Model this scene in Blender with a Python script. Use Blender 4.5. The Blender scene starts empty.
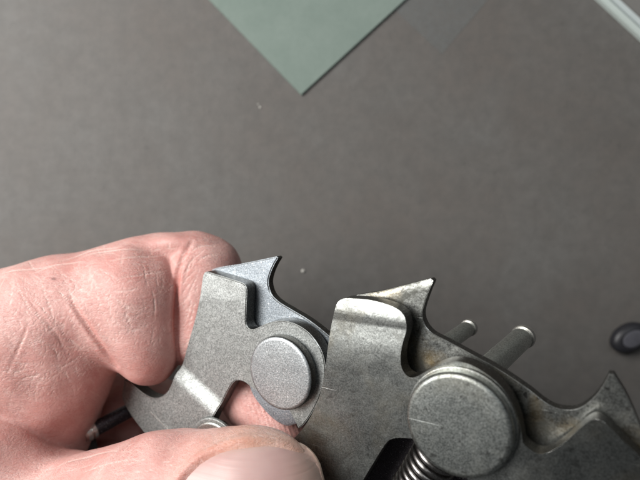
import bpy, bmesh, math, random
import numpy as np
from mathutils import Vector, Matrix

random.seed(7)
rng = np.random.default_rng(11)
S = bpy.context.scene
C = S.collection
MM = 0.001
FPX = 520.0            # focal length in photo pixels (640 wide)
CAM_H = 165.0          # lens height over the table, mm

# ------------------------------------------------------------------ camera
cam_d = bpy.data.cameras.new('camera')
cam = bpy.data.objects.new('camera', cam_d)
C.objects.link(cam)
cam.location = (0, 0, CAM_H * MM)
cam.rotation_euler = (0, 0, 0)
cam_d.sensor_width = 36.0
cam_d.lens = 36.0 * FPX / 640.0
cam_d.clip_start = 0.005
cam_d.clip_end = 20.0
cam_d.dof.use_dof = True
cam_d.dof.focus_distance = 0.093
cam_d.dof.aperture_fstop = 20.0
S.camera = cam

# ------------------------------------------------------------------ world
w = bpy.data.worlds.new('World')
S.world = w
w.use_nodes = True
bg = w.node_tree.nodes['Background']
bg.inputs['Color'].default_value = (0.95, 0.98, 1.0, 1)
bg.inputs['Strength'].default_value = 0.055

# ------------------------------------------------------------------ lamps
def area_lamp(name, loc, target, size, size_y, power, col):
    d = bpy.data.lights.new(name, 'AREA')
    d.shape = 'RECTANGLE'; d.size = size; d.size_y = size_y
    d.energy = power; d.color = col
    o = bpy.data.objects.new(name, d)
    C.objects.link(o)
    o.location = loc
    o.rotation_euler = (Vector(target) - Vector(loc)).to_track_quat('-Z', 'Y').to_euler()
    return o
area_lamp('window_light', (-0.34, 0.15, 0.32), (-0.03, -0.01, 0.05), 0.40, 0.30, 4.45, (1.0, 0.98, 0.95))
area_lamp('ceiling_light', (0.25, 0.75, 1.30), (0, 0, 0), 0.6, 0.25, 2.5, (0.92, 0.97, 1.0))

S.view_settings.view_transform = 'Standard'
S.view_settings.look = 'None'
S.view_settings.exposure = 0.0
S.view_settings.gamma = 1.0
S.view_settings.use_curve_mapping = False
S.render.engine = 'CYCLES'
S.cycles.use_denoising = True

# ------------------------------------------------------------------ helpers
def P(px, py, d):
    """photo pixel + distance from the lens plane (mm) -> world point in mm"""
    return np.array([(px - 320.0) / FPX * d, (240.0 - py) / FPX * d, CAM_H - d])

def link(o, parent=None):
    C.objects.link(o)
    if parent is not None:
        o.parent = parent
    return o

def tag(o, label=None, cat=None, group=None, kind=None):
    if label: o['label'] = label
    if cat: o['category'] = cat
    if group: o['group'] = group
    if kind: o['kind'] = kind
    return o

def bm_object(name, bm, mat, parent=None, smooth=True, sharp=38, weighted=True):
    me = bpy.data.meshes.new(name)
    bm.normal_update()
    bm.to_mesh(me); bm.free()
    me.materials.append(mat)
    if smooth:
        me.polygons.foreach_set('use_smooth', [True] * len(me.polygons))
        me.set_sharp_from_angle(angle=math.radians(sharp))
    o = bpy.data.objects.new(name, me)
    if weighted:
        m = o.modifiers.new('wn', 'WEIGHTED_NORMAL'); m.keep_sharp = True; m.weight = 80
    return link(o, parent)

def spline(pts, step, closed=True):
    """Catmull-Rom through pts [(x,y[,'c'])]; points flagged 'c' stay sharp corners"""
    n = len(pts); out = []
    rngn = n if closed else n - 1
    xy = [np.array(p[:2], float) for p in pts]
    cor = [len(p) > 2 for p in pts]
    for i in range(rngn):
        p1, p2 = xy[i], xy[(i + 1) % n]
        p0 = xy[(i - 1) % n] if (closed or i > 0) else p1
        p3 = xy[(i + 2) % n] if (closed or i + 2 < n) else p2
        L = np.linalg.norm(p2 - p1)
        m1 = (p2 - p1) if cor[i] else (p2 - p0) * L / (L + np.linalg.norm(p1 - p0) + 1e-9)
        m2 = (p2 - p1) if cor[(i + 1) % n] else (p3 - p1) * L / (L + np.linalg.norm(p3 - p2) + 1e-9)
        k = max(1, int(round(L / step)))
        for j in range(k):
            t = j / k; t2 = t * t; t3 = t2 * t
            out.append((2*t3-3*t2+1)*p1 + (t3-2*t2+t)*m1 + (-2*t3+3*t2)*p2 + (t3-t2)*m2)
    if not closed:
        out.append(xy[-1])
    return out

# ------------------------------------------------------------------ material helpers
def new_mat(name):
    m = bpy.data.materials.new(name); m.use_nodes = True
    nt = m.node_tree
    return m, nt, nt.nodes['Principled BSDF']

def N(nt, typ, **kw):
    n = nt.nodes.new(typ)
    for k, v in kw.items():
        if k in n.inputs: n.inputs[k].default_value = v
        else: setattr(n, k, v)
    return n

def mixc(nt, fac, a, b, blend='MIX'):
    n = nt.nodes.new('ShaderNodeMix'); n.data_type = 'RGBA'; n.blend_type = blend
    for idx, v in ((0, fac), (6, a), (7, b)):
        if isinstance(v, (int, float)): n.inputs[idx].default_value = v
        elif isinstance(v, tuple): n.inputs[idx].default_value = (*v[:3], 1)
        else: nt.links.new(v, n.inputs[idx])
    return n.outputs[2]

def ramp(nt, src, stops, interp='LINEAR'):
    r = nt.nodes.new('ShaderNodeValToRGB')
    r.color_ramp.interpolation = interp
    els = r.color_ramp.elements
    els[0].position, els[0].color = stops[0][0], (*([stops[0][1]] * 3 if isinstance(stops[0][1], float) else stops[0][1]), 1)
    els[1].position, els[1].color = stops[-1][0], (*([stops[-1][1]] * 3 if isinstance(stops[-1][1], float) else stops[-1][1]), 1)
    for p, c in stops[1:-1]:
        e = els.new(p); e.color = (*([c] * 3 if isinstance(c, float) else c), 1)
    nt.links.new(src, r.inputs[0])
    return r.outputs[0]

def math_n(nt, op, a, b=0.0):
    n = nt.nodes.new('ShaderNodeMath'); n.operation = op
    for i, v in enumerate((a, b)):
        if isinstance(v, (int, float)): n.inputs[i].default_value = v
        else: nt.links.new(v, n.inputs[i])
    return n.outputs[0]

def objco(nt, scale=(1, 1, 1), rot=(0, 0, 0), loc=(0, 0, 0)):
    tc = nt.nodes.new('ShaderNodeTexCoord')
    mp = nt.nodes.new('ShaderNodeMapping')
    mp.inputs['Scale'].default_value = scale
    mp.inputs['Rotation'].default_value = rot
    mp.inputs['Location'].default_value = loc
    nt.links.new(tc.outputs['Object'], mp.inputs['Vector'])
    return mp.outputs[0]

def noise(nt, co, scale, detail=4, rough=.55, dist=0.0):
    n = N(nt, 'ShaderNodeTexNoise', Scale=scale, Detail=detail, Roughness=rough, Distortion=dist)
    nt.links.new(co, n.inputs['Vector'])
    return n.outputs['Fac']

def bump(nt, bs, h, dist, strength=1.0):
    b = N(nt, 'ShaderNodeBump', Distance=dist, Strength=strength)
    nt.links.new(h, b.inputs['Height'])
    prev = bs.inputs['Normal'].links
    if prev:
        nt.links.new(prev[0].from_socket, b.inputs['Normal'])
    nt.links.new(b.outputs[0], bs.inputs['Normal'])

def metal(name, c0, c1, rough, grain=1.0, stain=0.0, stain_col=(.16, .12, .06), scratch=.5, grime=0.0):
    m, nt, bs = new_mat(name)
    sh = sum(ord(ch) * (i + 3) for i, ch in enumerate(name)) % 97 * .0137
    co = objco(nt, loc=(sh, -sh * .7, sh * .3))
    fine = noise(nt, co, 4200, 2, .7)
    spark = noise(nt, co, 3600, 1, .5)
    mid = noise(nt, co, 420, 4, .6)
    big = noise(nt, co, 90, 5, .6, .4)
    col = mixc(nt, ramp(nt, fine, [(.40, 0.), (.60, 1.)]), tuple(x * .82 for x in c0), tuple(x * 1.06 for x in c1))
    col = mixc(nt, math_n(nt, 'MULTIPLY', ramp(nt, mid, [(.35, 0.), (.7, 1.)]), .35), col, tuple(x * .72 for x in c0))
    if stain:
        st = ramp(nt, big, [(.50, 0.), (.68, 1.)])
        st = math_n(nt, 'MULTIPLY', st, stain)
        col = mixc(nt, st, col, stain_col)
    col = mixc(nt, math_n(nt, 'MULTIPLY', ramp(nt, spark, [(.66, 0.), (.74, 1.)]), .5 * grain), col, (.92, .93, .93))
    gr = None
    if grime:
        gr = math_n(nt, 'MULTIPLY', ramp(nt, noise(nt, co, 170, 6, .68, .8), [(.46, 0.), (.60, 1.)]), grime)
        col = mixc(nt, gr, col, (.085, .085, .075))
        pit = ramp(nt, noise(nt, co, 1000, 2, .5), [(.64, 0.), (.70, 1.)])
        col = mixc(nt, math_n(nt, 'MULTIPLY', pit, grime * 1.2), col, (.10, .10, .095))
    # hairline scratches in two directions
    sc = None
    for rz, sx in ((0.6, 1), (-0.9, 1)):
        cs = objco(nt, (60, 1500, 60), (0, 0, rz + sh), (sh * 91, sh * 57, 0))
        s1 = noise(nt, cs, 1.0, 2, .5)
        s1 = ramp(nt, s1, [(.70, 0.), (.76, 1.)])
        sc = s1 if sc is None else math_n(nt, 'MAXIMUM', sc, s1)
    col = mixc(nt, math_n(nt, 'MULTIPLY', sc, .35 * scratch), col, tuple(min(1, x * 1.5) for x in c1))
    nt.links.new(col, bs.inputs['Base Color'])
    bs.inputs['Metallic'].default_value = 1.0
    rr = math_n(nt, 'ADD', math_n(nt, 'MULTIPLY', mid, .16), rough - .08)
    rr = math_n(nt, 'ADD', rr, math_n(nt, 'MULTIPLY', big, .12))
    if gr is not None: rr = math_n(nt, 'ADD', rr, math_n(nt, 'MULTIPLY', gr, .25))
    nt.links.new(rr, bs.inputs['Roughness'])
    bump(nt, bs, fine, .000018 * grain, .6)
    bump(nt, bs, mid, .00003 * grain, .3)
    bump(nt, bs, sc, -.00003, .5 * scratch)
    bump(nt, bs, noise(nt, co, 260, 3, .5), .00022, .35)
    return m

M = {}
M['blasted'] = metal('blasted_steel', (.295, .308, .302), (.50, .52, .51), .47, 1.0, .25, (.27, .28, .25), .5, .18)
M['blasted_blue'] = metal('blasted_blue_steel', (.29, .325, .36), (.52, .57, .615), .42, 1.4, .15, (.25, .27, .27), .3)
M['worn'] = metal('worn_steel', (.235, .247, .238), (.36, .375, .363), .29, .5, .42, (.20, .165, .10), 1.0, .45)
M['worn_hook'] = metal('worn_hook_steel', (.21, .215, .205), (.40, .415, .395), .27, .6, .85, (.22, .155, .06), .8, .85)
M['rivet'] = metal('rivet_steel', (.38, .405, .42), (.60, .63, .645), .40, 1.5, .15, (.34, .35, .33), .5)
M['rivet_worn'] = metal('worn_rivet_steel', (.27, .292, .28), (.49, .515, .497), .33, 1.0, .5, (.25, .24, .19), .9, .55)
M['spring'] = metal('spring_steel', (.20, .19, .185), (.33, .32, .31), .25, .3, .15, (.12, .08, .05), .2)
M['pin'] = metal('pin_steel', (.52, .55, .52), (.70, .73, .70), .30, .5, .3, (.15, .14, .1), .5)
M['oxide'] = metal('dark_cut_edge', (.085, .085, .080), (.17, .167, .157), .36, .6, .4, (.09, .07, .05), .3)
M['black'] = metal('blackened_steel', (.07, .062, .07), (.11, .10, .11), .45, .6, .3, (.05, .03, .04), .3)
M['burnished'] = metal('burnished_edge', (.60, .61, .59), (.78, .79, .77), .22, .4, .3, (.35, .3, .2), .4, .3)
M['bright'] = metal('polished_steel', (.74, .72, .68), (.86, .84, .80), .30, .4, .1, (.5, .4, .3), .3)

def table_mat():
    m, nt, bs = new_mat('table_laminate')
    co = objco(nt)
    a = noise(nt, co, 22, 6, .62, .3)
    b = noise(nt, co, 260, 4, .65)
    c = noise(nt, co, 1100, 2, .6)
    d = noise(nt, co, 75, 5, .65, .6)
    col = mixc(nt, ramp(nt, a, [(.36, 0.), (.64, 1.)]), (.124, .112, .103), (.133, .129, .123))
    col = mixc(nt, math_n(nt, 'MULTIPLY', ramp(nt, d, [(.48, 0.), (.72, 1.)]), .45), col, (.096, .090, .084))
    col = mixc(nt, math_n(nt, 'MULTIPLY', ramp(nt, b, [(.35, 0.), (.70, 1.)]), .65), col, (.098, .094, .089))
    col = mixc(nt, ramp(nt, c, [(.66, 0.), (.74, .45)]), col, (.045, .044, .042))
    sp = noise(nt, co, 150, 2, .5)
    col = mixc(nt, ramp(nt, sp, [(.72, 0.), (.79, .3)]), col, (.06, .058, .055))
    nt.links.new(col, bs.inputs['Base Color'])
    bs.inputs['Roughness'].default_value = .62
    bs.inputs['Specular IOR Level'].default_value = .3
    bump(nt, bs, b, .0002, .4)
    return m

def paper_mat():
    m, nt, bs = new_mat('green_card')
    co = objco(nt)
    a = noise(nt, co, 60, 5, .6); b = noise(nt, co, 700, 4, .7)
    col = mixc(nt, ramp(nt, a, [(.35, 0.), (.65, 1.)]), (.178, .225, .200), (.205, .252, .226))
    col = mixc(nt, math_n(nt, 'MULTIPLY', ramp(nt, b, [(.4, 0.), (.75, 1.)]), .35), col, (.150, .192, .170))
    nt.links.new(col, bs.inputs['Base Color'])
    bs.inputs['Roughness'].default_value = .8
    bs.inputs['Specular IOR Level'].default_value = .2
    bump(nt, bs, b, .0001, .4)
    return m

def film_mat():
    m, nt, bs = new_mat('translucent_film')
    co = objco(nt)
    b = noise(nt, co, 500, 4, .7)
    bs.inputs['Base Color'].default_value = (.30, .325, .325, 1)
    bs.inputs['Roughness'].default_value = .5
    nt.links.new(ramp(nt, b, [(.3, .12), (.7, .27)]), bs.inputs['Alpha'])
    return m

def clear_mat(name, col, alpha, rough):
    m, nt, bs = new_mat(name)
    bs.inputs['Base Color'].default_value = (*col, 1)
    bs.inputs['Roughness'].default_value = rough
    bs.inputs['Alpha'].default_value = alpha
    bs.inputs['IOR'].default_value = 1.49
    return m

def simple_mat(name, col, rough, spec=.5, ns=400, var=.3):
    m, nt, bs = new_mat(name)
    co = objco(nt)
    a = noise(nt, co, ns, 4, .6)
    nt.links.new(mixc(nt, a, tuple(x * (1 - var) for x in col), tuple(x * (1 + var) for x in col)), bs.inputs['Base Color'])
    bs.inputs['Roughness'].default_value = rough
    bs.inputs['Specular IOR Level'].default_value = spec
    bump(nt, bs, a, .0001, .3)
    return m

def skin_mat():
    m, nt, bs = new_mat('skin')
    co = objco(nt)
    at = lambda n: N(nt, 'ShaderNodeAttribute', attribute_name=n).outputs['Fac']
    big = noise(nt, co, 95, 5, .6, .5)
    mid = noise(nt, co, 420, 5, .65, .4)
    col = mixc(nt, ramp(nt, big, [(.36, 0.), (.64, 1.)]), (.55, .270, .240), (.65, .390, .352))
    col = mixc(nt, math_n(nt, 'MULTIPLY', ramp(nt, mid, [(.38, 0.), (.72, 1.)]), .5), col, (.48, .20, .18))
    col = mixc(nt, at('red'), col, (.50, .155, .125))
    col = mixc(nt, at('tan'), col, (.56, .38, .24))
    # net of fine dry creases: stretched, wandering lines in four directions
    e = None
    for (sc, rz, am) in ((1.0, .95, 1.), (1.25, -.75, .9), (.8, .15, .6), (1.5, 1.5, .6)):
        cv = objco(nt, (260 * sc, 1250 * sc, 500 * sc), (0, 0, rz))
        r = noise(nt, cv, 1.0, 3, .55, .35)
        r = math_n(nt, 'MULTIPLY', ramp(nt, r, [(.455, 0.), (.5, 1.), (.545, 0.)]), am)
        e = r if e is None else math_n(nt, 'MAXIMUM', e, r)
    patch = ramp(nt, noise(nt, co, 160, 3, .5), [(.36, .15), (.62, 1.)])
    ev = math_n(nt, 'MULTIPLY', e, patch)
    col = mixc(nt, math_n(nt, 'MULTIPLY', ev, .40), col, (.76, .57, .53))
    ln = at('line')
    col = mixc(nt, math_n(nt, 'MULTIPLY', ln, .7), col, (.80, .62, .56))
    col = mixc(nt, at('spot'), col, (.06, .03, .03))
    nt.links.new(col, bs.inputs['Base Color'])
    rr = math_n(nt, 'ADD', math_n(nt, 'MULTIPLY', mid, .25), .34)
    rr = math_n(nt, 'SUBTRACT', rr, math_n(nt, 'MULTIPLY', at('wet'), .28))
    nt.links.new(rr, bs.inputs['Roughness'])
    bs.inputs['Specular IOR Level'].default_value = .42
    bs.inputs['Subsurface Weight'].default_value = .15
    bs.inputs['Subsurface Radius'].default_value = (1.0, .35, .2)
    bs.inputs['Subsurface Scale'].default_value = .0010
    bump(nt, bs, ev, -.00007, .7)
    bump(nt, bs, ln, -.00012, .6)
    bump(nt, bs, mid, .00030, .35)
    pores = noise(nt, co, 2400, 2, .5)
    bump(nt, bs, pores, .00010, .6)
    return m

def nail_mat():
    m, nt, bs = new_mat('nail')
    co = objco(nt)
    a = noise(nt, co, 120, 3, .5); b = noise(nt, objco(nt, (60, 1600, 60)), 1, 2, .5)
    col = mixc(nt, ramp(nt, a, [(.35, 0.), (.65, 1.)]), (.50, .315, .295), (.56, .385, .36))
    at = N(nt, 'ShaderNodeAttribute', attribute_name='edge').outputs['Fac']
    col = mixc(nt, at, col, (.45, .36, .25))
    nt.links.new(col, bs.inputs['Base Color'])
    bs.inputs['Roughness'].default_value = .42
    bs.inputs['Subsurface Weight'].default_value = .15
    bs.inputs['Subsurface Radius'].default_value = (1, .4, .3)
    bs.inputs['Subsurface Scale'].default_value = .001
    bump(nt, bs, b, .00009, .7)
    bump(nt, bs, a, .0002, .3)
    return m

# ------------------------------------------------------------------ setting: table
bm = bmesh.new()
bmesh.ops.create_cube(bm, size=1.0, matrix=Matrix.Translation((0, 0, -.012)) @ Matrix.Diagonal((.9, .7, .024, 1)))
bmesh.ops.bevel(bm, geom=bm.edges[:], offset=.002, segments=3, affect='EDGES')
table = bm_object('tabletop', bm, table_mat())
tag(table, 'worn grey-brown laminate table surface under the hand', kind='structure')

# ------------------------------------------------------------------ things on the table
def sheet(name, pts_px, z0, thick, mat, bev=.15, parent=None):
    """a flat thing on the table; outline given where it lies on the table"""
    top = z0 + thick
    bm = bmesh.new()
    vs = []
    for q in pts_px:
        p = P(q[0], q[1], CAM_H - top)
        vs.append(bm.verts.new((p[0] * MM, p[1] * MM, top * MM)))
    f = bm.faces.new(vs)
    f.normal_update()
    if f.normal.z < 0: f.normal_flip()
    r = bmesh.ops.extrude_face_region(bm, geom=[f])
    bmesh.ops.translate(bm, verts=[v for v in r['geom'] if isinstance(v, bmesh.types.BMVert)], vec=(0, 0, -thick * MM))
    bmesh.ops.recalc_face_normals(bm, faces=bm.faces)
    es = [e for e in bm.edges if all(abs(v.co.z - top * MM) < 1e-7 for v in e.verts)]
    bmesh.ops.bevel(bm, geom=es, offset=bev * MM, segments=2, affect='EDGES')
    return bm_object(name, bm, mat, parent)

tag(sheet('green_card', [(301.5, 95), (120, -92), (290, -262), (480, -68)], .0, .8, paper_mat(), .25),
    'pale green card lying on the table, one corner pointing down', 'card')
tag(sheet('plastic_film', [(442, 54), (380, -4), (470, -96), (525, -44)], .0, .12, film_mat(), .03),
    'small faint grey translucent square on the table beside the green card', 'plastic film')

tr = bpy.data.objects.new('clear_ruler', None); link(tr)
tag(tr, 'clear plastic ruler edge crossing the top right corner', 'ruler')
def strip(name, a0, b0, z0, th, mat):
    # a band parallel to the direction (40,37) in the picture; a0,b0: offsets across it
    d = np.array([.735, .678]); n_ = np.array([.678, -.735]); o_ = np.array([601.5, 0.])
    q = [o_ + n_ * a0 - d * 150, o_ + n_ * a0 + d * 260, o_ + n_ * b0 + d * 260, o_ + n_ * b0 - d * 150]
    return sheet(name, q, z0, th, mat, min(.3, th * .3), tr)
strip('bevelled_edge', 0, 6.2, 0, 2.0, clear_mat('frosted_plastic', (.62, .70, .67), .80, .3))
strip('groove', 6.2, 8.2, 0, 1.4, clear_mat('tinted_plastic', (.20, .24, .24), .75, .2))
strip('inner_edge', 8.2, 13.5, 0, 2.2, clear_mat('milky_plastic', (.66, .73, .73), .75, .25))
strip('blade', 13.5, 90, 0, 1.8, clear_mat('clear_plastic', (.45, .44, .42), .35, .12))

def lathe(bm, prof, mat4, seg=48):
    """prof: [(r,z)] revolved round local z; mat4 places it"""
    rings = []
    for r, z in prof:
        if r < 1e-6:
            rings.append([bm.verts.new(mat4 @ Vector((0, 0, z)))])
        else:
            rings.append([bm.verts.new(mat4 @ Vector((r * math.cos(2 * math.pi * i / seg), r * math.sin(2 * math.pi * i / seg), z))) for i in range(seg)])
    for a, b in zip(rings[:-1], rings[1:]):
        for i in range(seg):
            j = (i + 1) % seg
            if len(a) == 1 and len(b) == 1: continue
            if len(a) == 1: bm.faces.new((a[0], b[j], b[i]))
            elif len(b) == 1: bm.faces.new((a[i], a[j], b[0]))
            else: bm.faces.new((a[i], a[j], b[j], b[i]))
    bmesh.ops.recalc_face_normals(bm, faces=bm.faces)

# dark domed stud lying on the table at the right edge
bm = bmesh.new()
p = P(634.5, 339, CAM_H - 4)
lathe(bm, [(0, 0), (4.4e-3, 0), (4.9e-3, .4e-3), (5.0e-3, 3.0e-3), (4.6e-3, 4.2e-3), (3.6e-3, 5.0e-3), (3.0e-3, 5.1e-3), (2.8e-3, 4.9e-3), (0, 4.9e-3)],
      Matrix.Translation((p[0] * MM, p[1] * MM, .0001)) @ Matrix.Rotation(.5, 4, 'Z') @ Matrix.Diagonal((1.25, .86, .7, 1)))
so = bm_object('rubber_stud', bm, simple_mat('dark_rubber', (.018, .018, .022), .45))
tag(so, 'small black oblong rubber stud lying on the table by the upturned tooth', 'stud')
bm = bmesh.new()
lathe(bm, [(0, 0), (2.6e-3, 0), (2.65e-3, .2e-3), (2.4e-3, .5e-3), (0, .6e-3)], Matrix.Translation((p[0] * MM, p[1] * MM, .00355)) @ Matrix.Rotation(.5, 4, 'Z') @ Matrix.Diagonal((1.35, .9, .6, 1)))
bm_object('metal_insert', bm, simple_mat('grey_insert', (.085, .085, .10), .5), so)

# crumbs of lint on the table
lm = simple_mat('lint', (.55, .54, .50), .9, .1)
for (x, y, r) in ((303, 271, .55), (260, 107, .3), (258, 104, .2)):
    bm = bmesh.new()
    bmesh.ops.create_icosphere(bm, subdivisions=2, radius=r * MM)
    for v in bm.verts:
        v.co *= 1 + .35 * (random.random() - .5)
        v.co.z *= .5
    q = P(x, y, CAM_H - .3)
    bmesh.ops.translate(bm, verts=bm.verts, vec=(q[0] * MM, q[1] * MM, r * .4 * MM))
    o = bm_object('lint_crumb', bm, lm, weighted=False)
    tag(o, {303: 'pale lint crumb on the table above the gap between the two hooks', 260: 'tiny pale crumb on the table below the green card',
            258: 'tinier pale speck right beside the crumb below the green card'}[x], 'crumb')

# ------------------------------------------------------------------ the chain
# all links share one tilted plane; NV is its normal towards the lens
NV = np.array([-.60, -.10, 1.0]); NV /= np.linalg.norm(NV)
CP = 88.0 / math.sqrt(.6 ** 2 + .1 ** 2 + 1)      # distance plane - lens, mm
LENS = np.array([0, 0, CAM_H])
EX = np.array([1., 0, 0]); EX -= NV * EX.dot(NV); EX /= np.linalg.norm(EX)
EY = np.cross(NV, EX)

chain = bpy.data.objects.new('clip_chain', None); link(chain)
tag(chain, 'steel gripper chain of hooked link plates and round rivets held by the hand', 'chain')

def origin(px, py, off):
    ray = np.array([(px - 320) / FPX, (240 - py) / FPX, -1.0])
    t = -(CP - off) / ray.dot(NV)
    return LENS + ray * t
BASE = origin(320, 400, 0)
def loc2(px, py, off):
    """photo pixel -> (x, y) mm in the chain plane lying off mm towards the lens"""
    d = origin(px, py, off) - BASE
    return np.array([d.dot(EX), d.dot(EY)])
chain.matrix_world = Matrix(((EX[0], EY[0], NV[0], BASE[0] * MM), (EX[1], EY[1], NV[1], BASE[1] * MM), (EX[2], EY[2], NV[2], BASE[2] * MM), (0, 0, 0, 1)))

def plate(name, pts, z, t, mat, bends=(), bev=.22, step=.55, edge=None):
    """outline in the picture -> plate of thickness t whose front face lies at z; bends: ('fold'|'jog', p0, p1, width, amount), positive side = left of p0->p1"""
    q = [tuple(loc2(p[0], p[1], z)) + tuple(p[2:]) for p in pts]
    out = spline(q, step)
    bm = bmesh.new()
    vs = [bm.verts.new((p[0], p[1], 0)) for p in out]
    f = bm.faces.new(vs); f.normal_update()
    if f.normal.z < 0: f.normal_flip()
    fns = []
    for kind, p0, p1, wd, am in bends:
        a = loc2(*p0, z); b = loc2(*p1, z); d = (b - a) / np.linalg.norm(b - a)
        nn = np.array([-d[1], d[0]])
        if kind == 'fold': offs = np.linspace(-wd / 2, wd / 2, 8)
        else: offs = np.linspace(0, wd, 10)
        for s in offs:
            c = a + nn * s
            bmesh.ops.bisect_plane(bm, geom=bm.verts[:] + bm.edges[:] + bm.faces[:], dist=1e-5, plane_co=(c[0], c[1], 0), plane_no=(nn[0], nn[1], 0))
        fns.append((kind, a, nn, wd, am))
    top = bm.faces[:]
    r = bmesh.ops.extrude_face_region(bm, geom=top)
    nv = [v for v in r['geom'] if isinstance(v, bmesh.types.BMVert)]
    bmesh.ops.translate(bm, verts=nv, vec=(0, 0, -t))
    bmesh.ops.recalc_face_normals(bm, faces=bm.faces)
    es = [e for e in bm.edges if len(e.link_faces) == 2 and e.calc_face_angle(0) > 1.2 and abs(e.verts[0].co.z - e.verts[1].co.z) < 1e-6]
    bmesh.ops.bevel(bm, geom=es, offset=bev, segments=3, affect='EDGES', clamp_overlap=True)
    bmesh.ops.triangulate(bm, faces=[f for f in bm.faces if len(f.verts) > 4], ngon_method='EAR_CLIP')
    for f_ in bm.faces:
        f_.normal_update()
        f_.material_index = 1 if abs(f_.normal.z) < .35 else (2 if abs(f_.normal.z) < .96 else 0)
    for v in bm.verts:
        dz = 0
        for kind, a, nn, wd, am in fns:
            s = (np.array(v.co[:2]) - a).dot(nn)
            if kind == 'fold':
                u = min(max((s + wd / 2) / wd, 0), 1)
                dz += am * (wd * u * u / 2 + max(s - wd / 2, 0))
            else:
                u = min(max(s / wd, 0), 1)
                dz += am * u * u * (3 - 2 * u)
        v.co.z += dz + z
    bmesh.ops.scale(bm, verts=bm.verts, vec=(MM, MM, MM))
    o = bm_object(name, bm, mat, chain)
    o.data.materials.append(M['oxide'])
    o.data.materials.append(edge or M['burnished'])
    return o

TP, TH = 2.8, 1.9
# --- the nearer link
Zr = 0.0
near_front = [(334, 309), (336, 303), (341, 299.5), (351, 299.5), (367, 301), (382, 304.5), (394, 309), (402, 315), (405, 322), (405.5, 331), (402.5, 342), (400.5, 355),
              (401, 365), (404, 373), (410, 377.5), (417, 376.5), (425, 372), (438, 365), (452, 361.5), (467, 363.5), (482, 371), (498, 383.5), (510, 399),
              (518, 418), (521.5, 434), (523, 443), (529, 450), (538, 455.5), (549, 454.5), (564, 446), (580, 432.5), (590, 424.5), (597, 422.5), (603, 425), (620, 442),
              (650, 474), (664, 500, 'c'), (640, 535), (560, 560), (500, 540), (478, 500), (462, 470), (440, 448), (420, 440), (405, 438), (393, 438.5), (387, 442),
              (374, 462), (361, 484), (347, 512), (330, 530), (305, 525), (285, 490), (283, 455), (288, 444, 'c'), (301, 431), (313, 412), (321, 391), (325.5, 367), (328, 345), (330.5, 325)]
plate('link_plate', near_front, Zr, TP, M['worn'],
      bends=[('fold', (329, 348), (402, 356), 3.4, -.085), ('fold', (332, 320), (404, 330), .5, .13)] +
            [('fold', (340, 308), (404, 319), 2.6, -.37), ('fold', (522, 430), (527, 500), 3.0, -.25), ('fold', (579, 433), (611, 478), 1.6, .45)])['label'] = 'larger worn link plate with a scratched bent tab'
near_hook = [(345, 301, 'c'), (352, 296.5), (380, 291.5), (410, 284), (430, 279, 'c'), (432.5, 281), (429.5, 289), (424.5, 303), (422, 314), (424.5, 324), (432, 333), (448, 341.5), (470, 353.5),
             (496, 367.5), (527, 388), (547, 403.5), (560, 409), (576, 409), (588, 402.5), (599, 391), (609, 374, 'c'), (614, 374.5, 'c'), (628, 398), (646, 440, 'c'), (652, 468, 'c'), (622, 438), (600, 421),
             (584, 430), (550, 470), (500, 492), (470, 470), (440, 440), (405, 425), (352, 410), (345, 350)]
plate('hook_plate', near_hook, Zr - TP - 1.9, TH, M['worn_hook'],
      bends=[('fold', (345, 304), (435, 284), 1.2, -.3)])['label'] = 'stained hook plate with two sharp teeth'
# --- the farther link
Zl = -1.2
far_front = [(199.5, 297), (202, 275), (204.5, 272), (209, 273), (241, 283), (244.5, 285.5), (246, 290), (245.8, 310), (245.5, 322), (247.5, 327.5), (251.5, 329.5), (256, 328.5),
             (264, 324.5), (273, 321.8), (284, 321), (296, 324.5), (307, 331.5), (316, 341.5), (322, 353), (325, 367), (324, 382), (319.5, 397), (311.5, 413), (303, 425), (298, 428.5, 'c'),
             (293, 418), (284, 404), (270, 397), (258, 392), (250, 386.5), (243, 381.5), (236, 380.5), (231, 385), (222, 402), (214, 420), (206, 438), (196, 458), (172, 458),
             (152, 437), (126, 399), (127.5, 378.5, 'c'), (133, 381), (140, 387), (148, 393), (156, 396.5), (163, 396), (170, 391), (174, 384), (177.5, 374), (181.5, 366), (188, 343), (195, 318)]
plate('link_plate', far_front, Zl, TP, M['blasted'],
      bends=[('fold', (199, 297), (245.5, 303), .8, -.06), ('jog', (219, 396), (187, 367), 4.2, .95)])['label'] = 'smaller matt grey link plate with a notched arm'
far_hook = [(208, 275, 'c'), (213, 269), (240, 264), (276, 256.5, 'c'), (277.5, 258), (274.5, 263), (270, 273), (268, 283), (271, 294), (278, 301.5), (290, 309), (309, 320.5), (328, 335.5),
            (345, 352), (345, 372), (318, 400), (296, 424, 'c'), (286, 426), (274, 420), (262, 408), (252, 394), (246, 375), (240, 350), (215, 330)]
plate('hook_plate', far_hook, Zl - TP - .4, TH, M['blasted_blue'])['label'] = 'bluish matt hook plate with one raised tooth'

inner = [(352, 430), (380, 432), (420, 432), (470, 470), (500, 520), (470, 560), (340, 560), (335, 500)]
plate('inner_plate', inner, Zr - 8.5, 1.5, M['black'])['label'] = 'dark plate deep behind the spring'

def axis_mat(px, py, z):
    p = loc2(px, py, z)
    return Matrix.Translation((p[0] * MM, p[1] * MM, z * MM))

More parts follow.
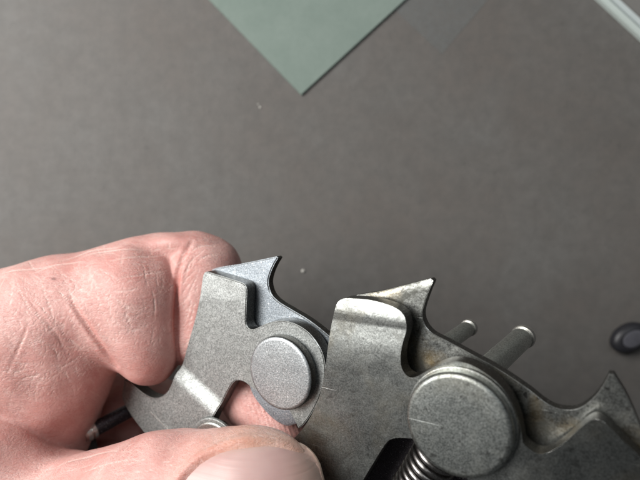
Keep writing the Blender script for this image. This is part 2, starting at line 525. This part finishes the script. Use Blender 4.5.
def rivet(px, py, z, r, h, mat, washer_r, washer_mat, side):
    bm = bmesh.new()
    k = MM
    prof = [(0, h * 1.0), (r * .5, h * 1.0), (r * .90, h * .985), (r * .955, h * .95), (r * .985, h * .86), (r, h * .72), (r * 1.0, h * .25), (r * .97, h * .12), (r * .9, 0), (r * .9, -2.0), (0, -2.0)]
    c = loc2(px, py, z + h)
    mt = Matrix.Translation((c[0] * MM, c[1] * MM, z * MM))
    lathe(bm, [(a * k, b * k) for a, b in prof], mt, 72)
    for f_ in bm.faces:
        f_.normal_update()
        f_.material_index = 1 if abs(f_.normal.z) < .3 else 0
    o = bm_object('rivet', bm, mat, chain)
    o.data.materials.append(side)
    if washer_r:
        bm = bmesh.new()
        wp = [(r * .7, .02), (r * .7, .55), (washer_r * .955, .6), (washer_r * .99, .5), (washer_r, .3), (washer_r, .02)]
        lathe(bm, [(a * k, b * k) for a, b in wp], mt, 72)
        bm_object('washer', bm, washer_mat, o)
    return o
rivet(456.5, 426.5, Zr, 7.9, 2.4, M['rivet_worn'], 8.35, M['worn'], M['pin'])['label'] = 'large scratched rivet head'
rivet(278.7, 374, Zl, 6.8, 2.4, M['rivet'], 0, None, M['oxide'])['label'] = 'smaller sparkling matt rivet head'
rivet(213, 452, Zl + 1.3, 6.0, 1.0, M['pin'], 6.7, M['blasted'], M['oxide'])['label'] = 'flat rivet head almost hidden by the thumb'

# spring in the slot below the large rivet
def tube(name, path, r, mat, parent, seg=10, wfn=None):
    bm = bmesh.new(); rings = []
    n = len(path)
    up = np.array([0, 0, 1.0])
    for i, p in enumerate(path):
        t = path[min(i + 1, n - 1)] - path[max(i - 1, 0)]; t = t / np.linalg.norm(t)
        a = np.cross(t, up); a = a / np.linalg.norm(a) if np.linalg.norm(a) > 1e-3 else np.array([1., 0, 0])
        b = np.cross(a, t)
        up = b
        rings.append([bm.verts.new(tuple((p + (a * math.cos(2 * math.pi * k / seg) + b * math.sin(2 * math.pi * k / seg)) * r) * MM)) for k in range(seg)])
    for A, B in zip(rings[:-1], rings[1:]):
        for k in range(seg):
            bm.faces.new((A[k], A[(k + 1) % seg], B[(k + 1) % seg], B[k]))
    bm.faces.new(rings[0]); bm.faces.new(rings[-1])
    bmesh.ops.recalc_face_normals(bm, faces=bm.faces)
    return bm_object(name, bm, mat, parent, weighted=False)
a2 = loc2(450, 432, -3); b2 = loc2(392, 525, -3)
A3 = np.array([*a2, -4.2]); B3 = np.array([*b2, -4.2])
ax = (B3 - A3); L = np.linalg.norm(ax); ax /= L
sx = np.cross(ax, [0, 0, 1.0]); sz = np.cross(sx, ax)
turns = L / 1.28
path = [A3 + ax * L * u + (sx * math.cos(2 * math.pi * turns * u) + sz * math.sin(2 * math.pi * turns * u)) * 3.5 for u in np.linspace(0, 1, int(turns * 28))]
tube('spring', path, .52, M['spring'], chain)

# bright scratch burr across the arm of the far plate
za = Zl + .95 + .02
tube('scratch_burr', [np.array([*loc2(150 + 24 * u, 412 + 23 * u, za), za]) for u in np.linspace(0, 1, 6)], .06, M['bright'], chain, 6)

# pins that stick out behind the plates
def pin(base, tip, z0, z1, r):
    """a pin from the back of the plates (z0) to its free end (z1)"""
    k = MM
    a = Vector((*loc2(*base, z0), z0)) * k; b = Vector((*loc2(*tip, z1), z1)) * k
    ax_ = (b - a); Lp = ax_.length
    mt = Matrix.Translation(a) @ ax_.to_track_quat('Z', 'Y').to_matrix().to_4x4()
    bm = bmesh.new()
    lathe(bm, [(0, 0), (r * k, 0), (r * k, Lp - 2.0 * k), (r * .93 * k, Lp - 1.7 * k), (r * .93 * k, Lp - 1.0 * k)], mt, 40)
    o = bm_object('pin', bm, M['pin'], chain)
    bm = bmesh.new()
    lathe(bm, [(r * .9 * k, Lp - 1.05 * k), (r * 1.05 * k, Lp - 1.0 * k), (r * 1.12 * k, Lp - .7 * k), (r * 1.10 * k, Lp - .2 * k), (r * .9 * k, Lp), (0, Lp)], mt, 40)
    bm_object('pin_end', bm, M['bright'], o)
    return o
ZP = Zr - TP - 1.9 - TH - .1
pin((414, 366), (470, 327), ZP, -31, 1.6)['label'] = 'thinner pin sticking out behind the plates'
pin((476, 380), (524, 336), ZP, -30, 2.1)['label'] = 'thicker pin sticking out behind the plates'

# bushing and dark side plate of the next link, deep in the palm's hollow
def bushing():
    A = P(95, 429, 118.5); B = P(140, 405, 126)
    inv = chain.matrix_world.inverted()
    a = inv @ Vector(A * MM); b = inv @ Vector(B * MM)
    q = (b - a).to_track_quat('Z', 'Y').to_matrix().to_4x4()
    Lb = (b - a).length
    bm = bmesh.new()
    lathe(bm, [(0, .0), (.0015, 0), (.0017, .0003), (.0017, Lb), (0, Lb)], Matrix.Translation(a) @ q, 32)
    o = bm_object('bushing', bm, M['black'], chain)
    bm = bmesh.new()
    lathe(bm, [(0, -.0026), (.0016, -.0026), (.0020, -.0022), (.0020, -.0013), (.0017, -.0010), (.0020, -.0007), (.0020, -.0001), (.0016, .0002), (0, .0002)], Matrix.Translation(a) @ q, 32)
    bm_object('bushing_end', bm, M['bright'], o)
    bm = bmesh.new()
    lathe(bm, [(0, .0), (.0056, 0), (.0060, .0004), (.0060, .0018), (.0055, .0022), (0, .0022)], Matrix.Translation(inv @ Vector(P(84, 447, 124) * MM)), 40)
    bm_object('roller', bm, simple_mat('black_steel', (.02, .02, .02), .4), chain)
bushing()

# ------------------------------------------------------------------ the hand
def smin(a, b, k):
    h = np.clip(.5 + .5 * (b - a) / k, 0, 1)
    return b + (a - b) * h - k * h * (1 - h)

def cone(p, a, b, ra, rb):
    ab = b - a; t = np.clip(((p - a) @ ab) / ab.dot(ab), 0, 1)
    return np.linalg.norm(p - a - t[..., None] * ab, axis=-1) - (ra + (rb - ra) * t)

def ell(p, c, r, R=None):
    q = p - c
    if R is not None: q = q @ R
    k0 = np.linalg.norm(q / r, axis=-1); k1 = np.linalg.norm(q / (np.array(r) ** 2), axis=-1) + 1e-9
    return k0 * (k0 - 1) / k1

def sstep(x, a, b):
    u = np.clip((x - a) / (b - a), 0, 1); return u * u * (3 - 2 * u)

TH0, TH1, TH2 = P(40, 530, 107), P(165, 499, 95), P(285, 490, 88)   # thumb joints
TAX = (TH2 - TH1) / np.linalg.norm(TH2 - TH1)
TUP = np.array([.10, .34, 1.0]); TUP -= TAX * TUP.dot(TAX); TUP /= np.linalg.norm(TUP)
TSD = np.cross(TUP, TAX)

def hand_sdf(p):
    shp = p.shape[:-1]
    px = 320 + p[..., 0] / (CAM_H - p[..., 2]) * FPX
    py = 240 - p[..., 1] / (CAM_H - p[..., 2]) * FPX
    # proximal phalanx of the index finger, with its squeezed pad
    g1 = cone(p, P(-90, 366, 121), P(60, 322, 117.5), 17.0, 13.7)
    g1 = smin(g1, cone(p, P(60, 322, 117.5), P(138, 299, 117.5), 13.7, 13.7), 6)
    g1 = smin(g1, ell(p, P(142, 312, 114.5), (10, 12, 10.6)), 5)
    g1 = -smin(-g1, -((p - P(180, 310, 106)) @ np.array([.98, .10, .12])), 4.5)
    g1 = smin(g1, ell(p, P(152, 348, 113), (6.0, 8.1, 8.2)), 4)
    # middle + end phalanx, folded behind the far link
    g2 = cone(p, P(203, 275, 117.5), P(209, 330, 117.5), 9.1, 9.4)
    g2 = smin(g2, cone(p, P(214, 330, 119.5), P(257, 392, 113.5), 9.0, 7.2), 3)
    g2 = smin(g2, cone(p, P(257, 392, 113.5), P(283, 424, 109.5), 7.2, 6.8), 3)
    d = smin(g1, g2, .45 + 12.0 * (1 - sstep(py, 236, 262)))
    # palm edge and web between index finger and thumb
    g3 = cone(p, P(-60, 395, 118), P(62, 350, 113.5), 15, 10.5)
    g3 = smin(g3, ell(p, P(62, 366, 115), (10.5, 12, 9.5)), 6)
    g3 = smin(g3, ell(p, P(44, 420, 121), (11, 12, 10)), 6)
    g3 = smin(g3, cone(p, P(54, 392, 118), P(26, 474, 121), 10, 10), 6)
    g3 = smin(g3, cone(p, P(30, 328, 113.5), P(-60, 350, 118), 8, 12), 8)
    k13 = 1.4 + 7.5 * (1 - sstep(px + .35 * (py - 330), -40, 98))
    d = smin(d, g3, k13)
    # thumb
    g4 = cone(p, P(-120, 600, 122), TH0, 17, 14.5)
    g4 = smin(g4, cone(p, TH0, TH1, 13.5, 11.2), 5)
    R = np.stack([TAX, TSD, TUP], axis=1)
    g4 = smin(g4, cone(p, TH1, TH1 + (TH2 - TH1) * .7, 11.0, 10.6), 4)
    g4 = smin(g4, ell(p, TH1 + (TH2 - TH1) * .62 , (15.8, 10.6, 9.0), R), 3)
    tb = ell(p, P(-25, 480, 106), (15, 13.8, 12))
    g4 = smin(g4, tb, 5)
    d = smin(d, g4, .9 + 6 * (1 - sstep(px, -60, -10)))
    # middle and ring fingers folded underneath
    g5 = cone(p, P(-60, 405, 138), P(130, 400, 141), 12, 9.5)
    g5 = smin(g5, cone(p, P(130, 400, 141), P(215, 445, 134), 9.5, 8.5), 3)
    g6 = cone(p, P(-60, 470, 140), P(120, 470, 141), 12, 9.5)
    g6 = smin(g6, cone(p, P(120, 470, 141), P(190, 520, 133), 9.5, 8.5), 3)
    g7 = cone(p, P(-60, 540, 140), P(90, 545, 142), 11, 8.5)
    g7 = smin(g7, cone(p, P(90, 545, 142), P(150, 590, 136), 8.5, 7.5), 3)
    d = smin(d, smin(smin(g5, g6, 1), g7, 1), 1.2)
    # back of the hand and wrist, outside the picture
    wr = cone(p, P(-60, 420, 128), np.array([-200., -62, 38]), 23, 24)
    wr = smin(wr, cone(p, P(-60, 520, 130), np.array([-200., -75, 38]), 22, 22), 10)
    d = smin(d, wr, 7)
    # nail bed: flatten the thumb's top
    return d

def surface_nets(f, org, h):
    s = f < 0
    nx, ny, nz = f.shape
    acc = np.zeros((nx - 1, ny - 1, nz - 1, 3)); cnt = np.zeros((nx - 1, ny - 1, nz - 1))
    def sl(o): return tuple(slice(a, a + n - 1) for a, n in zip(o, f.shape))
    corners = [(i, j, k) for i in (0, 1) for j in (0, 1) for k in (0, 1)]
    for c in corners:
        for axn in range(3):
            if c[axn] == 1: continue
            e = list(c); e[axn] = 1
            fa, fb = f[sl(c)], f[sl(tuple(e))]
            m = s[sl(c)] != s[sl(tuple(e))]
            t = np.where(m, fa / np.where(m, fa - fb, 1), 0)
            for q in range(3):
                acc[..., q] += np.where(m, c[q] + (t if q == axn else 0), 0)
            cnt += m
    act = cnt > 0
    idx = -np.ones(act.shape, int); idx[act] = np.arange(act.sum())
    gi = np.argwhere(act)
    V = org + (gi + acc[act] / cnt[act][:, None]) * h
    quads = []
    for axn in range(3):
        a, b = [(1, 2), (2, 0), (0, 1)][axn]
        s0 = [slice(None)] * 3; s1 = [slice(None)] * 3
        s0[axn] = slice(0, -1); s1[axn] = slice(1, None)
        A, B = s[tuple(s0)], s[tuple(s1)]
        g = np.argwhere(A != B)
        flip = A[tuple(g.T)]
        ok = (g[:, a] > 0) & (g[:, b] > 0) & (g[:, a] < act.shape[a]) & (g[:, b] < act.shape[b]) & (g[:, axn] < act.shape[axn])
        g, flip = g[ok], flip[ok]
        def cell(da, db):
            q = g.copy(); q[:, a] += da; q[:, b] += db
            return idx[tuple(q.T)]
        Q = np.stack([cell(-1, -1), cell(0, -1), cell(0, 0), cell(-1, 0)], 1)
        Q[~flip] = Q[~flip][:, ::-1]
        quads.append(Q)
    Q = np.concatenate(quads)
    return V, Q[(Q >= 0).all(1)]

def build_hand():
    h = .72
    st = 5
    org = np.array([-160., -92, 8]); n = (np.array([168., 104, 94]) / h / st).astype(int) * st + 1
    ax_ = [org[q] + np.arange(n[q]) * h for q in range(3)]
    cs = [a_[::st] for a_ in ax_]
    fc = hand_sdf(np.stack(np.meshgrid(*cs, indexing='ij'), -1))
    up = fc
    for q in range(3): up = np.repeat(up, st, axis=q)
    off = st // 2
    pad = np.pad(up, [(0, st)] * 3, mode='edge')[off:off + n[0], off:off + n[1], off:off + n[2]]
    f = pad.copy()
    near = np.argwhere(np.abs(f) < h * st * 1.6)
    f[tuple(near.T)] = hand_sdf(org + near * h)
    V, Q = surface_nets(f, org, h)
    # one Catmull-Clark level, then projection onto the exact surface
    me = bpy.data.meshes.new('tmp'); me.from_pydata(V.tolist(), [], Q.tolist()); me.update()
    o = bpy.data.objects.new('tmp', me); C.objects.link(o)
    md = o.modifiers.new('s', 'SUBSURF'); md.levels = 1
    dg = bpy.context.evaluated_depsgraph_get(); dg.update()
    ev = o.evaluated_get(dg).to_mesh()
    nV = np.empty(len(ev.vertices) * 3); ev.vertices.foreach_get('co', nV); nV = nV.reshape(-1, 3)
    nQ = np.empty(len(ev.loops), int); ev.loops.foreach_get('vertex_index', nQ); nQ = nQ.reshape(-1, 4)
    o.evaluated_get(dg).to_mesh_clear()
    bpy.data.objects.remove(o); bpy.data.meshes.remove(me)
    V = nV
    TD = np.array([[1, 1, 1], [1, -1, -1], [-1, 1, -1], [-1, -1, 1.]])
    def grad(V, e=.12):
        g = sum(hand_sdf(V + t_ * e)[:, None] * t_ for t_ in TD)
        return g / (np.linalg.norm(g, axis=1, keepdims=True) + 1e-9)
    for _ in range(2):
        V = V - grad(V) * np.clip(hand_sdf(V), -.6, .6)[:, None] * .85
    Nn = grad(V)
    dep = CAM_H - V[:, 2]
    px = 320 + V[:, 0] / dep * FPX; py = 240 - V[:, 1] / dep * FPX
    view = LENS - V; view /= np.linalg.norm(view, axis=1, keepdims=True)
    front = sstep((Nn * view).sum(1), -.1, .25) * sstep(-dep, -124, -118)
    line = np.zeros(len(V)); red = np.zeros(len(V)); tan = np.zeros(len(V)); spot = np.zeros(len(V)); wet = np.zeros(len(V))
    disp = np.zeros(len(V))
    vis = np.where((front > .01) & (px > -15) & (px < 340) & (py < 500))[0]
    vx, vy = px[vis], py[vis]
    def crease(pts, wpx, depth, pale=0., reddish=0.):
        pts = [np.array(q_) for q_ in spline(pts, 4, False)]; m = len(pts) - 1
        A_ = np.array(pts); r_ = wpx * 5
        k0 = np.where((vx > A_[:, 0].min() - r_) & (vx < A_[:, 0].max() + r_) & (vy > A_[:, 1].min() - r_) & (vy < A_[:, 1].max() + r_))[0]
        if not len(k0): return
        x_, y_ = vx[k0], vy[k0]; I = vis[k0]
        b = np.full(len(k0), 1e9); t = np.zeros(len(k0))
        for i in range(m):
            a, c = pts[i], pts[i + 1]; ab = c - a
            tt = np.clip(((x_ - a[0]) * ab[0] + (y_ - a[1]) * ab[1]) / ab.dot(ab), 0, 1)
            dd = np.hypot(x_ - a[0] - tt * ab[0], y_ - a[1] - tt * ab[1])
            k = dd < b
            b[k] = dd[k]; t[k] = (i + tt[k]) / m
        tp = np.sin(np.pi * np.clip(t, .03, .97)) ** .5 * front[I]
        disp[I] += depth * (.35 * np.exp(-((b - 2.2 * wpx) / (1.2 * wpx)) ** 2) - np.exp(-(b / wpx) ** 2)) * tp
        line[I] = np.maximum(line[I], pale * np.exp(-(b / (wpx * .6)) ** 2) * tp)
        red[I] = np.maximum(red[I], reddish * np.exp(-(b / (wpx * 2.2)) ** 2) * tp)
    # deeper folds
    crease([(70, 298), (82, 318), (97, 340), (116, 366)], 2.2, .5, 0, .6)
    crease([(26, 296), (44, 318), (58, 337), (66, 352)], 1.5, .14, .35, .15)
    crease([(8, 372), (17, 350), (30, 322)], 1.5, .12, .2, .15)
    crease([(178, 366), (176, 330), (177, 290), (181, 262), (191, 243)], 2.0, .5, 0, .75)
    crease([(0, 325), (14, 345), (30, 352)], 1.4, .1, .2, .1)
    # pale dry lines seen on the skin
    LN = [[(52, 283), (63, 296), (77, 313)], [(68, 280), (71, 298), (79, 316)], [(62, 274), (70, 279), (82, 284)], [(40, 280), (47, 300), (55, 322)], [(16, 283), (23, 298), (32, 314)],
          [(12, 286), (9, 310)], [(100, 270), (112, 277), (122, 284)], [(56, 370), (68, 364), (80, 356)], [(83, 322), (89, 331), (96, 340)], [(15, 362), (20, 346), (28, 330)],
          [(95, 280), (98, 296), (101, 312)], [(25, 300), (38, 316), (50, 332)], [(30, 296), (44, 310), (56, 326)], [(2, 274), (20, 271), (48, 268)], [(30, 275), (55, 266), (84, 262)],
          [(60, 262), (92, 252), (124, 247)], [(84, 257), (112, 251), (146, 249)], [(110, 262), (136, 257), (166, 255)], [(120, 279), (146, 274), (170, 270)], [(124, 308), (128, 320), (133, 331)],
          [(143, 262), (145, 274), (148, 287)], [(152, 290), (155, 305), (154, 322)], [(104, 292), (118, 300), (132, 312)], [(184, 280), (190, 262), (204, 250)], [(186, 300), (193, 285), (199, 270)],
          [(182, 346), (189, 342), (196, 336)], [(181, 354), (187, 351), (193, 345)], [(188, 330), (192, 315), (196, 300)], [(184, 326), (189, 312), (192, 298)], [(192, 340), (196, 325), (199, 308)],
          [(189, 358), (193, 345), (197, 330)], [(196, 262), (206, 256), (218, 254)], [(190, 252), (200, 246), (214, 246)], [(20, 380), (32, 376), (46, 378)], [(60, 330), (72, 342), (84, 350)],
          [(50, 345), (56, 352), (58, 362)], [(196, 478), (198, 468), (203, 460)], [(60, 466), (90, 456), (120, 450)], [(80, 474), (110, 464), (140, 458)], [(250, 440), (262, 438), (276, 441)]]
    for L_ in LN:
        crease(L_, .75, .045, 1.0, 0)
    for i_ in range(480):
        i = i_ % 210
        if i < 110: x, y = rng.uniform(0, 110), rng.uniform(262, 400)
        elif i < 165: x, y = rng.uniform(80, 175), rng.uniform(244, 350)
        elif i < 190: x, y = rng.uniform(182, 198), rng.uniform(250, 355)
        else: x, y = rng.uniform(40, 190), rng.uniform(440, 478)
        if i < 110: an = math.radians(rng.choice([58, 52, 112, 20]) + rng.normal(0, 14))
        elif i < 165: an = math.radians(rng.choice([-8, 62, 80]) + rng.normal(0, 14))
        elif i < 190: an = math.radians(-65 + rng.normal(0, 15))
        else: an = math.radians(-20 + rng.normal(0, 15))
        ln = rng.uniform(8, 26); c_ = rng.normal(0, .12)
        dx, dy = math.cos(an), math.sin(an)
        pts = [(x - dx * ln / 2, y - dy * ln / 2), (x - dy * c_ * ln, y + dx * c_ * ln), (x + dx * ln / 2, y + dy * ln / 2)]
        crease(pts, rng.uniform(.45, .7), rng.uniform(.012, .03), rng.uniform(.3, .75), 0)
    # lumpy relief
    for _ in range(26):
        k = rng.normal(0, 1, 3); k = k / np.linalg.norm(k) * rng.uniform(.25, .9)
        disp += .035 * np.sin(V @ k + rng.uniform(0, 6.28))
    # flushed areas, the tan thumb tip, a dark speck
    def blob(x, y, rx, ry): return np.exp(-((px - x) / rx) ** 2 - ((py - y) / ry) ** 2) * front
    for (x, y, rx, ry, a) in ((140, 270, 30, 22, .28), (190, 262, 16, 22, .30), (150, 372, 36, 20, .35), (60, 400, 50, 40, .15), (95, 350, 20, 22, .3), (90, 300, 20, 20, .2), (190, 340, 8, 30, .35)):
        red = np.maximum(red, a * blob(x, y, rx, ry))
    spot = np.maximum(spot, .9 * np.exp(-((px - 53.5) / 2.0) ** 2 - ((py - 279) / 1.0) ** 2) * front)
    s_ = (V - TH1) @ TAX / np.linalg.norm(TH2 - TH1)
    near_th = cone(V, TH1, TH2, 12, 11) < 2.5
    tan = np.where(near_th, sstep(s_, .15, 1.0) * .4, tan)
    # fingertip ridges seen through the slot
    tipz = np.exp(-((px - 272) / 34) ** 2 - ((py - 415) / 30) ** 2) * (dep < 112) * (~near_th)
    disp += tipz * .16 * np.sin((px * .93 + py * -.35) * 1.5)
    wet = np.maximum(wet, tipz)
    red = np.maximum(red, tipz * .25)
    # nail groove and fold round the thumb nail
    q = V - TH1
    s = q @ TAX; a = q @ TSD; u = q @ TUP
    er = np.sqrt(((s - NC) / NL) ** 2 + (a / NW) ** 2)
    topm = (u > 0) & near_th
    fold = np.exp(-((er - 1.10) / .10) ** 2) * topm * (1 - .55 * sstep(s, NC + NL * .1, NC + NL * .9))
    inside = sstep(-er, -1.06, -.92) * topm
    disp += fold * .55
    disp -= inside * .7
    red = np.maximum(red, .75 * np.exp(-((er - 1.04) / .07) ** 2) * topm * (1 - sstep(s, NC - NL * .2, NC + NL * .5)))
    V = V + Nn * disp[:, None]
    me = bpy.data.meshes.new('hand')
    me.from_pydata((V * MM).tolist(), [], nQ.tolist()); me.update()
    me.polygons.foreach_set('use_smooth', [True] * len(me.polygons))
    for nm, arr in (('line', line), ('red', red), ('tan', tan), ('spot', spot), ('wet', wet)):
        at = me.attributes.new(nm, 'FLOAT', 'POINT'); at.data.foreach_set('value', np.clip(arr, 0, 1).astype(np.float32))
    me.materials.append(skin_mat())
    o = bpy.data.objects.new('hand', me); link(o)
    return o

NC, NL, NW = 20.2, 10.7, 7.9      # nail centre along the thumb, half length, half width (mm)
hand = build_hand()
tag(hand, 'bare hand pinching the steel chain between thumb and folded index finger', 'hand')

def build_nail():
    nu, nv_ = 40, 28
    vs, fs, ed = [], [], []
    def surf(s, a):
        base = TH1 + np.outer(s, TAX) + np.outer(a, TSD)
        lo = np.zeros(len(s)); hi = np.full(len(s), 22.0)
        for _ in range(22):
            mid = (lo + hi) / 2
            out = hand_sdf(base + mid[:, None] * TUP) > 0
            hi = np.where(out, mid, hi); lo = np.where(out, lo, mid)
        return lo
    u, v = [q.ravel() for q in np.meshgrid(np.linspace(-1, 1, nu + 1), np.linspace(-1, 1, nv_ + 1), indexing='ij')]
    wv = np.where(u < 0, np.sqrt(np.clip(1 - np.abs(u) ** 3.0, 0, 1)), np.sqrt(np.clip(1 - np.abs(u) ** 4.0, 0, 1)))
    wv = np.maximum(wv, .02)
    s = NC + NL * u; a = NW * wv * v
    z = surf(s, a * .96) - .22
    z -= .35 * sstep(u, .7, 1.)
    z += -.3 * sstep(np.abs(v), .82, 1.) - .35 * sstep(-u, .82, 1.)
    top = TH1 + np.outer(s, TAX) + np.outer(a, TSD) + z[:, None] * TUP
    vs = list(np.concatenate([top, top - TUP * .5]) * MM)
    ed = list(np.tile(sstep(u, .45, 1.0) * .35 + .25 * sstep(np.abs(v), .85, 1.), 2))
    W = nv_ + 1; off = (nu + 1) * W
    for i in range(nu):
        for j in range(nv_):
            a = i * W + j
            fs.append((a, a + W, a + W + 1, a + 1)); fs.append((off + a, off + a + 1, off + a + W + 1, off + a + W))
    rim = [i * W for i in range(nu + 1)] + [nu * W + j for j in range(1, W)] + [i * W + nv_ for i in range(nu - 1, -1, -1)] + [j for j in range(nv_ - 1, 0, -1)]
    for k in range(len(rim)):
        a, b = rim[k], rim[(k + 1) % len(rim)]
        fs.append((a, off + a, off + b, b))
    me = bpy.data.meshes.new('thumb_nail')
    me.from_pydata([tuple(v) for v in vs], [], fs); me.update()
    bm = bmesh.new(); bm.from_mesh(me); bmesh.ops.recalc_face_normals(bm, faces=bm.faces); bm.to_mesh(me); bm.free()
    at = me.attributes.new('edge', 'FLOAT', 'POINT'); at.data.foreach_set('value', np.clip(ed, 0, 1).astype(np.float32))
    me.polygons.foreach_set('use_smooth', [True] * len(me.polygons))
    me.set_sharp_from_angle(angle=math.radians(50))
    me.materials.append(nail_mat())
    o = bpy.data.objects.new('thumb_nail', me); link(o, hand)
    return o
build_nail()
